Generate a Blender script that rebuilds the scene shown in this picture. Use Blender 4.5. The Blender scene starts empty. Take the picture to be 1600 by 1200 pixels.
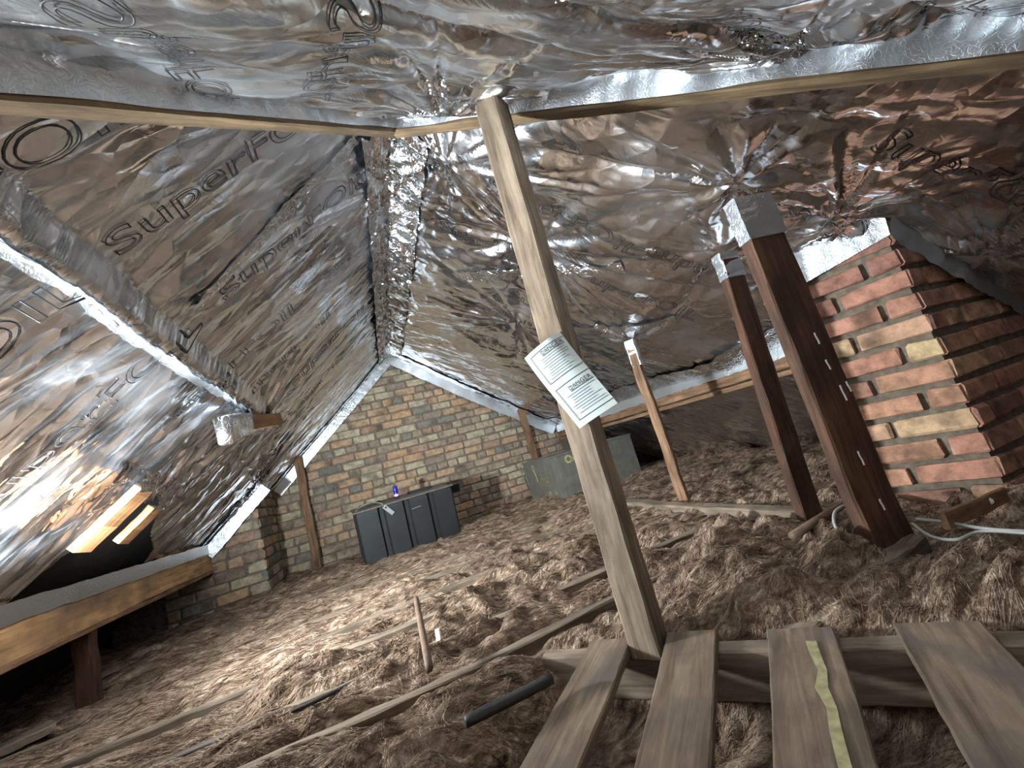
import bpy, bmesh, math, random
import numpy as np
from mathutils import Vector, Matrix

random.seed(7)
RNG = np.random.default_rng(7)
SC = bpy.context.scene
COL = SC.collection

# ------------------------------------------------------------------ camera
CAM_H = 0.54                       # lens height above the insulation
FPX, YAW, PITCH, ROLL = 639.0, 21.456, 9.69, 15.92
_y, _p, _r = (math.radians(a) for a in (YAW, PITCH, ROLL))
C_F = Vector((math.sin(_y)*math.cos(_p), math.cos(_y)*math.cos(_p), math.sin(_p)))
_r0 = Vector((math.cos(_y), -math.sin(_y), 0)); _u0 = _r0.cross(C_F)
C_X = math.cos(_r)*_r0 - math.sin(_r)*_u0
C_Y = math.sin(_r)*_r0 + math.cos(_r)*_u0
cam_d = bpy.data.cameras.new('camera'); cam = bpy.data.objects.new('camera', cam_d); COL.objects.link(cam)
cam_d.sensor_width = 36; cam_d.lens = FPX*36/1600; cam_d.clip_start = 0.02
m = Matrix((C_X, C_Y, -C_F)).transposed().to_4x4(); m.translation = (0, 0, CAM_H)
cam.matrix_world = m
SC.camera = cam
# ------------------------------------------------------------------ world, lights, exposure
W = bpy.data.worlds.new('world'); SC.world = W; W.use_nodes = True
W.node_tree.nodes['Background'].inputs[0].default_value = (0.85, 0.93, 1, 1)
W.node_tree.nodes['Background'].inputs[1].default_value = 0.03
SC.view_settings.view_transform = 'Standard'; SC.view_settings.look = 'None'
SC.view_settings.gamma = 1; SC.view_settings.use_curve_mapping = False
SC.view_settings.exposure = 0.28
SC.cycles.sample_clamp_indirect = 4.0; SC.cycles.adaptive_threshold = 0.02
SC.cycles.max_bounces = 6; SC.cycles.glossy_bounces = 4; SC.cycles.diffuse_bounces = 3

def light(name, kind, loc, energy, color, **kw):
    d = bpy.data.lights.new(name, kind); o = bpy.data.objects.new(name, d); COL.objects.link(o)
    o.location = loc; d.energy = energy; d.color = color
    tgt = kw.pop('target', None)
    for k, v in kw.items(): setattr(d, k, v)
    if tgt is not None:
        o.rotation_euler = (Vector(tgt)-Vector(loc)).to_track_quat('-Z', 'Y').to_euler()
    return o
# a cool white work lamp standing on the left, out of frame, and a weak fill light added at the hatch below the photographer
light('work_lamp', 'SPOT', (-1.08, 1.71, 0.55), 560, (0.80, 0.92, 1.0), spot_size=math.radians(178), spot_blend=1.0, shadow_soft_size=0.06, target=(-1.08+.82, 1.71+.32, .53+.52))
light('hatch_fill', 'AREA', (0.1, -0.35, 0.05), 3.6, (1.0, 0.95, 0.9), shape='RECTANGLE', size=0.7, size_y=0.6, target=(0.2, -0.1, 2.0))

# ------------------------------------------------------------------ helpers
def P(x, y, z): return Vector((x, y, z + CAM_H))          # z relative to the lens
def ray(px, py): return (px-800)/FPX*C_X - (py-600)/FPX*C_Y + C_F
def at(px, py, dist=None, z=None, y=None, x=None):
    d = ray(px, py)
    if dist is not None: t = dist/math.hypot(d.x, d.y)
    elif z is not None: t = (z-CAM_H)/d.z
    elif y is not None: t = y/d.y
    else: t = x/d.x
    return d*t + Vector((0, 0, CAM_H))

def hash2(ix, iy, s):
    h = (ix.astype(np.int64)*374761393 + iy.astype(np.int64)*668265263 + s*1442695041) & 0xffffffff
    h = ((h ^ (h >> 13))*1274126177) & 0xffffffff
    h = (h ^ (h >> 16)) & 0xffffffff
    return h/4294967295.0
def vn(x, y, s=0):
    x = np.asarray(x, float); y = np.asarray(y, float)
    ix = np.floor(x); iy = np.floor(y); fx = x-ix; fy = y-iy
    fx = fx*fx*fx*(fx*(fx*6-15)+10); fy = fy*fy*fy*(fy*(fy*6-15)+10)
    a = hash2(ix, iy, s); b = hash2(ix+1, iy, s); c = hash2(ix, iy+1, s); d = hash2(ix+1, iy+1, s)
    return (a*(1-fx)+b*fx)*(1-fy) + (c*(1-fx)+d*fx)*fy
def fbm(x, y, s=0, o=4):
    t = 0; a = .5; n = 0
    for k in range(o):
        t = t + a*vn(x*2**k+17.3*k, y*2**k-9.1*k, s+k); n += a; a *= .5
    return t/n
def ridged(x, y, s=0): return (1-np.abs(2*vn(x, y, s)-1))**2

def mesh_obj(name, verts, faces, mat=None, parent=None, smooth=True, matrix=None):
    me = bpy.data.meshes.new(name)
    if isinstance(faces, np.ndarray):
        verts = np.asarray(verts, np.float32); n = len(faces); k = faces.shape[1]
        me.vertices.add(len(verts)); me.vertices.foreach_set('co', verts.ravel())
        me.loops.add(n*k); me.loops.foreach_set('vertex_index', faces.ravel().astype(np.int32))
        me.polygons.add(n); me.polygons.foreach_set('loop_start', (np.arange(n)*k).astype(np.int32))
        me.polygons.foreach_set('loop_total', np.full(n, k, np.int32))
        me.update(calc_edges=True)
    else:
        me.from_pydata([tuple(v) for v in verts], [], [tuple(f) for f in faces]); me.update()
    if smooth: me.polygons.foreach_set('use_smooth', np.ones(len(me.polygons), bool))
    if mat: me.materials.append(mat)
    return link(name, me, parent, matrix)
def link(name, me, parent=None, matrix=None):
    o = bpy.data.objects.new(name, me); COL.objects.link(o)
    M = matrix if matrix is not None else Matrix()
    if parent is not None:
        o.parent = parent; o.matrix_basis = WM[parent.name].inverted() @ M
    else: o.matrix_basis = M
    WM[o.name] = M.copy()
    return o
WM = {}
def tag(o, label, cat, group=None):
    o['label'] = label; o['category'] = cat
    if group: o['group'] = group
    return o
def struct(o, label=None):
    o['kind'] = 'structure'
    if label: o['label'] = label
    return o
def thing(name, loc, label, cat, group=None):
    o = bpy.data.objects.new(name, None); COL.objects.link(o)
    o.empty_display_size = .05
    M = Matrix.Translation(loc); o.matrix_basis = M; WM[o.name] = M
    return tag(o, label, cat, group)
def axes_matrix(o, X, Y, Z):
    M = Matrix((X, Y, Z)).transposed().to_4x4(); M.translation = o; return M

def beam(name, p0, p1, w, h, mat, ref=(0, 0, 1), parent=None, seg=None, ch=.004, rough=.002, seed=0, taper=1.0, smooth=False):
    """squared timber from p0 to p1; local X is its length, local Z follows ref"""
    p0 = Vector(p0); p1 = Vector(p1); X = p1-p0; ln = X.length; X.normalize()
    Z = Vector(ref) - Vector(ref).dot(X)*X; Z.normalize(); Y = Z.cross(X)
    seg = seg or max(2, int(ln/.07))
    a, b, c = w/2, h/2, ch
    prof = [(-a+c, -b), (a-c, -b), (a, -b+c), (a, b-c), (a-c, b), (-a+c, b), (-a, b-c), (-a, -b+c)]
    rr = random.Random(seed+int(ln*1000)); V = []; F = []
    for i in range(seg+1):
        t = i/seg; k = 1+(taper-1)*t
        dy = (vn(np.array(t*5.), np.array(seed*1.7), 3)-.5)*rough*3; dz = (vn(np.array(t*5.), np.array(seed*2.3), 5)-.5)*rough*3
        for (y, z) in prof:
            V.append((t*ln, y*k+dy+rr.uniform(-rough, rough)*.5, z*k+dz+rr.uniform(-rough, rough)*.5))
    for i in range(seg):
        for j in range(8):
            F.append((i*8+j, i*8+(j+1) % 8, (i+1)*8+(j+1) % 8, (i+1)*8+j))
    F.append(tuple(range(7, -1, -1))); F.append(tuple(range(seg*8, seg*8+8)))
    return mesh_obj(name, V, F, mat, parent, smooth, axes_matrix(p0, X, Y, Z))

def tube(name, pts, r, mat, parent=None, n=6, sub=6):
    pts = [Vector(p) for p in pts]; Q = []
    if len(pts) > 2:
        E = [2*pts[0]-pts[1]]+pts+[2*pts[-1]-pts[-2]]
        for i in range(1, len(E)-2):
            for k in range(sub):
                t = k/sub; a, b, c, d = E[i-1:i+3]
                Q.append(.5*((2*b)+(c-a)*t+(2*a-5*b+4*c-d)*t*t+(3*b-a-3*c+d)*t**3))
        Q.append(pts[-1])
    else: Q = pts
    V = []; F = []
    for i, q in enumerate(Q):
        T = (Q[min(i+1, len(Q)-1)]-Q[max(i-1, 0)]).normalized()
        U = T.cross(Vector((.13, .2, .97))).normalized(); B = T.cross(U)
        for j in range(n):
            a = 2*math.pi*j/n; V.append(q+r*(math.cos(a)*U+math.sin(a)*B))
    for i in range(len(Q)-1):
        for j in range(n): F.append((i*n+j, i*n+(j+1) % n, (i+1)*n+(j+1) % n, (i+1)*n+j))
    F.append(tuple(range(n-1, -1, -1))); F.append(tuple(range((len(Q)-1)*n, len(Q)*n)))
    return mesh_obj(name, V, F, mat, parent)

def box(name, lo, hi, mat, parent=None, bevel=.004, matrix=None, seg=1):
    bm = bmesh.new(); bmesh.ops.create_cube(bm, size=1)
    for v in bm.verts: v.co = Vector([(lo[i]+hi[i])/2 + v.co[i]*(hi[i]-lo[i]) for i in range(3)])
    if bevel: bmesh.ops.bevel(bm, geom=bm.edges[:], offset=bevel, segments=seg, affect='EDGES')
    me = bpy.data.meshes.new(name); bm.to_mesh(me); bm.free()
    if mat: me.materials.append(mat)
    return link(name, me, parent, matrix)

def lathe(name, prof, mat, loc, parent=None, n=16, axis=None):
    V = []; F = []
    for (r, z) in prof:
        for j in range(n):
            a = 2*math.pi*j/n; V.append((r*math.cos(a), r*math.sin(a), z))
    for i in range(len(prof)-1):
        for j in range(n): F.append((i*n+j, i*n+(j+1) % n, (i+1)*n+(j+1) % n, (i+1)*n+j))
    F.append(tuple(range(n-1, -1, -1))); F.append(tuple(range((len(prof)-1)*n, len(prof)*n)))
    M = Matrix.Translation(loc)
    if axis is not None: M = M @ Vector((0, 0, 1)).rotation_difference(Vector(axis)).to_matrix().to_4x4()
    return mesh_obj(name, V, F, mat, parent, True, M)

def text_wire(body, size, bevel, fill='NONE', res=3):
    c = bpy.data.curves.new('txt', 'FONT'); c.body = body; c.size = size; c.fill_mode = fill
    c.bevel_depth = bevel; c.bevel_resolution = 0; c.resolution_u = res
    o = bpy.data.objects.new('txt', c); COL.objects.link(o)
    dg = bpy.context.evaluated_depsgraph_get(); ev = o.evaluated_get(dg); me = ev.to_mesh()
    V = np.array([tuple(v.co) for v in me.vertices]); F = [tuple(p.vertices) for p in me.polygons]
    ev.to_mesh_clear(); bpy.data.objects.remove(o); bpy.data.curves.remove(c)
    return V, F

# ------------------------------------------------------------------ materials
def new_mat(name):
    M = bpy.data.materials.new(name); M.use_nodes = True
    nt = M.node_tree; return M, nt, nt.nodes['Principled BSDF'], nt.links
def node(nt, t, **kw):
    n = nt.nodes.new(t)
    for k, v in kw.items():
        if k in n.inputs.keys(): n.inputs[k].default_value = v
        else: setattr(n, k, v)
    return n
def ramp(nt, stops, interp='LINEAR'):
    r = nt.nodes.new('ShaderNodeValToRGB'); r.color_ramp.interpolation = interp
    e = r.color_ramp.elements
    while len(e) > 2: e.remove(e[-1])
    e[0].position, e[0].color = stops[0][0], (*stops[0][1], 1)
    e[1].position, e[1].color = stops[1][0], (*stops[1][1], 1)
    for p, c in stops[2:]:
        k = e.new(p); k.color = (*c, 1)
    return r
def S(r, g, b):
    f = lambda c: (c/255/12.92 if c/255 <= .04045 else ((c/255+.055)/1.055)**2.4)
    return (f(r), f(g), f(b))
def mapped(nt, scale, coord='Object'):
    tc = nt.nodes.new('ShaderNodeTexCoord'); mp = nt.nodes.new('ShaderNodeMapping')
    mp.inputs['Scale'].default_value = scale
    nt.links.new(tc.outputs[coord], mp.inputs['Vector']); return mp
def bump(nt, hsock, strength, dist, bsdf, prev=None):
    b = nt.nodes.new('ShaderNodeBump'); b.inputs['Strength'].default_value = strength
    b.inputs['Distance'].default_value = dist
    nt.links.new(hsock, b.inputs['Height'])
    if prev: nt.links.new(prev.outputs[0], b.inputs['Normal'])
    nt.links.new(b.outputs[0], bsdf.inputs['Normal']); return b

def simple(name, col, rough=.6, metal=0, var=.25, nscale=30, bumpd=.001):
    M, nt, B, L = new_mat(name)
    n = node(nt, 'ShaderNodeTexNoise', Scale=nscale, Detail=5.0); mp = mapped(nt, (1, 1, 1)); L.new(mp.outputs[0], n.inputs['Vector'])
    r = ramp(nt, [(.3, tuple(c*(1-var) for c in col)), (.7, tuple(min(1, c*(1+var)) for c in col))])
    L.new(n.outputs[0], r.inputs[0]); L.new(r.outputs[0], B.inputs['Base Color'])
    B.inputs['Roughness'].default_value = rough; B.inputs['Metallic'].default_value = metal
    if bumpd: bump(nt, n.outputs[0], .5, bumpd, B)
    return M

def wood(name, dark, mid, light_, rough=.7, grain=1.0, stain=None):
    M, nt, B, L = new_mat(name)
    oi = node(nt, 'ShaderNodeObjectInfo')
    def shift(mpn):
        sc_ = node(nt, 'ShaderNodeMath', operation='MULTIPLY'); L.new(oi.outputs['Random'], sc_.inputs[0]); sc_.inputs[1].default_value = 37.0
        cb_ = node(nt, 'ShaderNodeCombineXYZ'); L.new(sc_.outputs[0], cb_.inputs[0]); L.new(sc_.outputs[0], cb_.inputs[1]); L.new(cb_.outputs[0], mpn.inputs['Location']); return mpn
    mp = shift(mapped(nt, (2.2*grain, 30*grain, 30*grain))); n = node(nt, 'ShaderNodeTexNoise', Scale=1.6, Detail=7.0, Roughness=.65, Distortion=.6)
    L.new(mp.outputs[0], n.inputs['Vector'])
    r = ramp(nt, [(.28, dark), (.5, mid), (.75, light_)]); L.new(n.outputs[0], r.inputs[0])
    mp2 = shift(mapped(nt, (5, 9, 9))); n2 = node(nt, 'ShaderNodeTexNoise', Scale=1.2, Detail=4.0); L.new(mp2.outputs[0], n2.inputs['Vector'])
    r2 = ramp(nt, [(.35, (.5, .5, .5)), (.65, (1.15, 1.15, 1.15))]); L.new(n2.outputs[0], r2.inputs[0])
    mx = node(nt, 'ShaderNodeMixRGB', blend_type='MULTIPLY'); mx.inputs[0].default_value = .8
    L.new(r.outputs[0], mx.inputs[1]); L.new(r2.outputs[0], mx.inputs[2]); out = mx.outputs[0]
    if stain:
        col, lo, hi, sc = stain
        mp3 = shift(mapped(nt, (sc, sc*2, sc*2))); n3 = node(nt, 'ShaderNodeTexNoise', Scale=1.0, Detail=3.0); L.new(mp3.outputs[0], n3.inputs['Vector'])
        r3 = ramp(nt, [(lo, (0, 0, 0)), (hi, (1, 1, 1))]); L.new(n3.outputs[0], r3.inputs[0])
        m3 = node(nt, 'ShaderNodeMixRGB'); L.new(r3.outputs[0], m3.inputs[0]); L.new(out, m3.inputs[1]); m3.inputs[2].default_value = (*col, 1); out = m3.outputs[0]
    L.new(out, B.inputs['Base Color']); B.inputs['Roughness'].default_value = rough
    B.inputs['Specular IOR Level'].default_value = .25
    bump(nt, n.outputs[0], .6, .002, B); return M

def foil_mat(name, base, r0, r1, fine, fscale, streak=(1, 1, 1), blotch=.0, facet=None):
    M, nt, B, L = new_mat(name)
    B.inputs['Metallic'].default_value = 1.0
    mp = mapped(nt, streak); n = node(nt, 'ShaderNodeTexNoise', Scale=fscale, Detail=2.0, Distortion=.8); L.new(mp.outputs[0], n.inputs['Vector'])
    v = node(nt, 'ShaderNodeTexVoronoi', feature='DISTANCE_TO_EDGE', Scale=fscale*.35); L.new(n.outputs[1], v.inputs['Vector'])
    mpv = mapped(nt, streak); nd = node(nt, 'ShaderNodeTexNoise', Scale=fscale*.3, Detail=1.0); L.new(mpv.outputs[0], nd.inputs['Vector'])
    addv = node(nt, 'ShaderNodeMixRGB', blend_type='ADD'); addv.inputs[0].default_value = .35
    L.new(mpv.outputs[0], addv.inputs[1]); L.new(nd.outputs[1], addv.inputs[2]); L.new(addv.outputs[0], v.inputs['Vector'])
    rv = ramp(nt, [(0, (0, 0, 0)), (.12, (1, 1, 1))]); L.new(v.outputs[0], rv.inputs[0])
    b1 = bump(nt, rv.outputs[0], fine*.6, .002, B)
    b2 = bump(nt, n.outputs[0], fine, .0025, B, b1)
    if facet:
        for sc_, d_ in ((1.0, .034), (2.3, .009)):
            mf = mapped(nt, tuple(f*sc_ for f in facet)); vf = node(nt, 'ShaderNodeTexVoronoi', feature='F1', Scale=1.0)
            am = node(nt, 'ShaderNodeMixRGB', blend_type='ADD'); am.inputs[0].default_value = .22
            L.new(mf.outputs[0], am.inputs[1]); L.new(nd.outputs[1], am.inputs[2]); L.new(am.outputs[0], vf.inputs['Vector'])
            b2 = bump(nt, vf.outputs['Distance'], .8, d_, B, b2)
    n2 = node(nt, 'ShaderNodeTexNoise', Scale=4.0, Detail=2.0); mp2 = mapped(nt, (1, 1, 1)); L.new(mp2.outputs[0], n2.inputs['Vector'])
    mr = node(nt, 'ShaderNodeMapRange'); L.new(n2.outputs[0], mr.inputs[0])
    mr.inputs[1].default_value = .3; mr.inputs[2].default_value = .7; mr.inputs[3].default_value = r0; mr.inputs[4].default_value = r1
    L.new(mr.outputs[0], B.inputs['Roughness'])
    rc = ramp(nt, [(.35, tuple(c*(1-blotch) for c in base)), (.65, base)]); L.new(n2.outputs[0], rc.inputs[0]); L.new(rc.outputs[0], B.inputs['Base Color'])
    return M

def brick_mat(name, stops, soot):
    M, nt, B, L = new_mat(name)
    oi = node(nt, 'ShaderNodeObjectInfo'); r = ramp(nt, stops, 'CONSTANT'); L.new(oi.outputs['Random'], r.inputs[0])
    tc = node(nt, 'ShaderNodeTexCoord'); ad = node(nt, 'ShaderNodeVectorMath', operation='ADD')
    sc = node(nt, 'ShaderNodeVectorMath', operation='SCALE'); L.new(oi.outputs['Location'], sc.inputs[0]); sc.inputs['Scale'].default_value = 3.0
    L.new(tc.outputs['Object'], ad.inputs[0]); L.new(sc.outputs[0], ad.inputs[1])
    n = node(nt, 'ShaderNodeTexNoise', Scale=22.0, Detail=6.0, Roughness=.65); L.new(ad.outputs[0], n.inputs['Vector'])
    r2 = ramp(nt, [(.32, (soot, soot, soot)), (.62, (1.08, 1.08, 1.08))]); L.new(n.outputs[0], r2.inputs[0])
    mx = node(nt, 'ShaderNodeMixRGB', blend_type='MULTIPLY'); mx.inputs[0].default_value = .85
    L.new(r.outputs[0], mx.inputs[1]); L.new(r2.outputs[0], mx.inputs[2])
    n3 = node(nt, 'ShaderNodeTexNoise', Scale=6.0, Detail=3.0); L.new(ad.outputs[0], n3.inputs['Vector'])
    r3 = ramp(nt, [(.52, (0, 0, 0)), (.72, (.75, .75, .75))]); L.new(n3.outputs[0], r3.inputs[0])
    m3 = node(nt, 'ShaderNodeMixRGB'); L.new(r3.outputs[0], m3.inputs[0]); L.new(mx.outputs[0], m3.inputs[1]); m3.inputs[2].default_value = (*S(62, 54, 44), 1)
    L.new(m3.outputs[0], B.inputs['Base Color']); B.inputs['Roughness'].default_value = .9
    B.inputs['Specular IOR Level'].default_value = .15
    n4 = node(nt, 'ShaderNodeTexNoise', Scale=60.0, Detail=6.0); L.new(ad.outputs[0], n4.inputs['Vector'])
    bump(nt, n4.outputs[0], .8, .004, B); return M

M_FOIL_L = foil_mat('foil_sheet_left', (.82, .83, .86), .10, .34, .20, 30, (1, 1, 1), .05, (3.5, 9, 3.5))
M_FOIL_R = foil_mat('foil_sheet_right', (.82, .82, .84), .09, .30, .20, 30, (1, 1, 1), .05, (5, 4, 5))
M_FOIL_H = foil_mat('foil_sheet_hip', (.84, .86, .88), .12, .36, .20, 30, (1, 1, 1), .05, (3, 9, 9))
M_TAPE = foil_mat('foil_tape', (.80, .82, .84), .28, .45, .5, 70)
M_DULL = foil_mat('dusty_foil_tape', (.50, .50, .50), .35, .5, .5, 60)
M_CRINK = foil_mat('foil_crinkled', (.86, .88, .90), .12, .25, 1.0, 45)
M_INK = simple('foil_ink', S(30, 28, 30), .5, 0, .1, 5, 0)
M_POST = wood('weathered_post_wood', S(88, 72, 57), S(134, 114, 94), S(164, 145, 122), .85, 1.2)
M_DARKW = wood('dark_stained_wood', S(46, 30, 21), S(76, 50, 35), S(104, 74, 52), .7, 1.0)
M_OLDW = wood('old_brown_wood', S(84, 60, 42), S(126, 94, 68), S(158, 124, 94), .75, 1.0)
M_PINE = wood('fresh_pine_wood', S(104, 70, 42), S(134, 94, 60), S(154, 114, 76), .6, .8)
M_PURL = wood('stained_purlin_wood', S(136, 102, 70), S(186, 144, 100), S(208, 168, 120), .7, .8, (S(112, 90, 76), .46, .70, 3.0))
M_GREYW = wood('dusty_grey_wood', S(84, 69, 55), S(122, 104, 86), S(152, 134, 114), .85, 1.0)
M_BOARD = wood('dusty_board_wood', S(86, 68, 53), S(124, 103, 84), S(154, 134, 112), .75, .9, (S(92, 82, 74), .52, .72, 5.0))
M_HIP = wood('hip_rafter_wood', S(66, 52, 38), S(104, 84, 60), S(132, 110, 82), .85, 1.0)
M_BRICK = brick_mat('gable_brick', [(0, S(164, 144, 120)), (.2, S(172, 142, 114)), (.36, S(148, 130, 110)), (.5, S(172, 158, 132)), (.66, S(138, 120, 104)), (.76, S(176, 142, 110)), (.86, S(126, 120, 108)), (.94, S(156, 126, 106))], .5)
M_BRICKC = brick_mat('chimney_brick', [(0, S(178, 126, 104)), (.25, S(188, 138, 110)), (.45, S(160, 116, 98)), (.65, S(194, 150, 120)), (.85, S(150, 106, 90))], .38)
M_BUFF = brick_mat('buff_brick', [(0, S(196, 166, 124)), (.5, S(198, 162, 126))], .4)
M_MORT = simple('mortar', S(104, 91, 76), .95, 0, .4, 40, .008)
M_BLACK = simple('black_tank_plastic', S(26, 26, 26), .6, 0, .35, 9, .0006)
M_DUST = simple('dusty_plastic', S(104, 94, 82), .9, 0, .35, 25, .001)
M_GREY = simple('slate_grey_tank', S(102, 97, 88), .62, 0, .22, 14, .001)
M_YEL = simple('yellow_rust_mark', S(172, 156, 100), .9, 0, .2, 40, 0)
M_PAINT = simple('old_yellow_paint', S(158, 146, 104), .8, 0, .3, 60, 0)
M_HOLE = simple('black_void', S(8, 7, 7), .9, 0, .1, 5, 0)
M_PAPER = simple('paper', S(186, 190, 184), .75, 0, .02, 8, 0)
M_INK2 = simple('print_ink', S(40, 42, 46), .8, 0, .05, 5, 0)
M_INK3 = simple('faint_print', S(112, 118, 122), .8, 0, .05, 5, 0)
M_CABLE = simple('grey_cable', S(150, 146, 138), .5, 0, .1, 20, 0)
M_PIPE = simple('dark_conduit', S(52, 48, 45), .5, .3, .25, 20, .0005)
M_RUST = simple('rusty_rod', S(104, 80, 62), .7, .2, .3, 30, .001)
M_WHITE = simple('pale_fleck', S(226, 220, 205), .8, 0, .1, 30, 0)
M_BLUE = simple('blue_can_paint', S(40, 36, 150), .3, .2, .1, 10, 0)
M_RED = simple('red_can_band', S(150, 40, 44), .4, .2, .1, 10, 0)
M_STEEL = simple('metal_tag', S(150, 156, 150), .45, .5, .15, 30, 0)
M_UNDER = simple('roof_underlay', S(40, 34, 28), .95, 0, .3, 12, .003)

def wool_mat():
    M, nt, B, L = new_mat('brown_mineral_wool')
    g = node(nt, 'ShaderNodeNewGeometry')
    mp = node(nt, 'ShaderNodeMapping'); mp.inputs['Scale'].default_value = (9, 22, 18); L.new(g.outputs['Position'], mp.inputs['Vector'])
    n = node(nt, 'ShaderNodeTexNoise', Scale=1.0, Detail=5.0, Roughness=.68, Distortion=1.6); L.new(mp.outputs[0], n.inputs['Vector'])
    r = ramp(nt, [(.32, S(84, 66, 53)), (.45, S(130, 107, 89)), (.55, S(164, 140, 119)), (.70, S(212, 190, 166))]); L.new(n.outputs[0], r.inputs[0])  # wool tones, contrast raised to put fine shadows among the strands into the colour
    n2 = node(nt, 'ShaderNodeTexNoise', Scale=2.6, Detail=5.0); L.new(g.outputs['Position'], n2.inputs['Vector'])
    r2 = ramp(nt, [(.3, (.66, .62, .6)), (.65, (1.08, 1.05, 1.02))]); L.new(n2.outputs[0], r2.inputs[0])
    mx = node(nt, 'ShaderNodeMixRGB', blend_type='MULTIPLY'); mx.inputs[0].default_value = 1
    L.new(r.outputs[0], mx.inputs[1]); L.new(r2.outputs[0], mx.inputs[2]); L.new(mx.outputs[0], B.inputs['Base Color'])
    B.inputs['Roughness'].default_value = 1; B.inputs['Specular IOR Level'].default_value = .05
    mp3 = node(nt, 'ShaderNodeMapping'); mp3.inputs['Scale'].default_value = (30, 90, 70); L.new(g.outputs['Position'], mp3.inputs['Vector'])
    n3 = node(nt, 'ShaderNodeTexNoise', Scale=1.0, Detail=3.0, Distortion=2.0); L.new(mp3.outputs[0], n3.inputs['Vector'])
    bump(nt, n3.outputs[0], .8, .010, B); return M
M_WOOL = wool_mat()

# ------------------------------------------------------------------ roof planes (z relative to the lens)
GY = 4.75                                   # gable wall
J = np.array([.34, 1.34])                   # where the wing ridge meets the two hips
def ridge_x(y): return .34 + (y-1.34)*.035
def zl(x, y): return 1.119 + .867*x - .0*y
_cp = np.array([(.34, 1.34, 1.38), (.38, 2.5, 1.43), (.42, 3.6, 1.48), (.459, 4.75, 1.53), (1.2, 4.75, .97), (2.0, 4.75, .40), (2.28, 4.75, .20), (3.24, 4.75, -.5),
 (2.28, 3.5, .20), (2.28, 2.5, .18), (2.28, 1.53, .165), (1.33, .86, .66), (1.53, 1.17, .60), (1.70, 2.11, .51), (1.9, .81, .42), (2.51, .81, .02), (1.72, 1.15, .52),
 (.63, 1.07, 1.16), (1.0, .73, .86), (1.47, .295, .58), (2.0, -.2, .2), (3.0, 1.0, -.35), (3.05, 2.5, -.4), (3.1, -.3, -.45), (1.15, 3.0, 1.0), (1.0, 1.8, .98)])
def _tps(d): return np.where(d > 1e-9, d*d*np.log(d+1e-12), 0)
_n = len(_cp); _A = np.zeros((_n+3, _n+3))
_A[:_n, :_n] = _tps(np.hypot(_cp[:, None, 0]-_cp[None, :, 0], _cp[:, None, 1]-_cp[None, :, 1])) + np.eye(_n)*1e-4
_A[:_n, _n:] = np.c_[np.ones(_n), _cp[:, :2]]; _A[_n:, :_n] = _A[:_n, _n:].T
_w = np.linalg.solve(_A, np.r_[_cp[:, 2], 0, 0, 0])
def zr(x, y):
    o = _w[_n] + _w[_n+1]*x + _w[_n+2]*y
    for i in range(_n): o = o + _w[i]*_tps(np.hypot(x-_cp[i, 0], y-_cp[i, 1]))
    return o
def zh(x, y): return 1.36 + .078*(x-.34) + .835*(y-1.34)

def gather(x, y, gx, gy, amp, r0, k, dip, rd, s):
    dx = x-gx; dy = y-gy; r = np.hypot(dx, dy)+1e-6
    c, sn = dx/r, dy/r
    w = ridged(c*k+50+r*.8, sn*k+50, s)-.4
    return amp*np.exp(-r/r0)*w*np.minimum(1, r/.06) - dip*np.exp(-(r/rd)**2)
def wrinkle(x, y, ang, s, big=.025, w1=.014, w2=.006, cr=.006):
    wx = x + .10*(fbm(x*2.2, y*2.2, s+40)-.5); wy = y + .10*(fbm(x*2.2, y*2.2, s+60)-.5)
    a = wx*math.cos(ang)+wy*math.sin(ang); b = -wx*math.sin(ang)+wy*math.cos(ang)
    mask = .3+1.0*np.clip(fbm(x*1.7, y*1.7, s+80, 3)*2-.55, 0, 1)
    h = big*2*(fbm(x*1.4, y*1.4, s, 3)-.5)
    h = h + mask*(w1*ridged(a*1.6, b*8, s+1) + w2*ridged(a*3.5, b*21+3*vn(a*2, b*2, s), s+2))
    h = h + cr*ridged(wx*5, wy*5, s+3)*mask + cr*.45*ridged(wx*13, wy*13, s+4)
    h = h + .0012*ridged(wx*31, wy*31, s+6)
    return h
def h_left(x, y):
    h = wrinkle(x, y, .25, 100, .02, .022, .008, .006)
    for g in ((-.56, 2.85, .06, .35, 5, .02, .15, 11), (-.95, 2.45, .045, .35, 6, .0, .1, 12), (.30, 1.7, .04, .35, 5, .03, .2, 13), (-.9, 4.0, .05, .5, 6, .02, .2, 14)):
        h = h + gather(x, y, *g)
    s = np.abs(x+.505+.015*vn(y*3, y*0+2, 5))                 # timber pressing through the sheet, y up to its cut end
    h = h - .05*np.clip(1.6-s/.02, 0, 1)*(y < 2.78)
    return h
def h_right(x, y):
    h = wrinkle(x, y, -.5, 200, .02, .014, .006, .007)
    for g in ((1.33, .86, .05, .3, 3, .02, .1, 21), (1.53, 1.17, .04, .25, 3, .02, .1, 22), (1.70, 2.11, .05, .35, 3, .01, .1, 23), (1.75, .85, .05, .3, 4, .02, .1, 24), (1.0, 1.75, .06, .4, 4, -.03, .22, 25), (1.25, 2.75, .06, .4, 4, -.05, .25, 26), (.55, 1.45, .05, .3, 5, 0, .1, 27), (2.2, .7, .07, .4, 6, .02, .2, 28)):
        h = h + gather(x, y, *g)
    return h
def h_hip(x, y):
    return wrinkle(x, y, .12, 300, .03, .055, .014, .008) + gather(x, y, .45, 1.1, .05, .4, 6, .02, .2, 31) + gather(x, y, 1.1, .5, .06, .35, 6, .0, .2, 32)
def f_left(x, y): return zl(x, y)+h_left(x, y)*1.0
def f_right(x, y): return zr(x, y)+h_right(x, y)
def f_hip(x, y): return zh(x, y)+h_hip(x, y)

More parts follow.
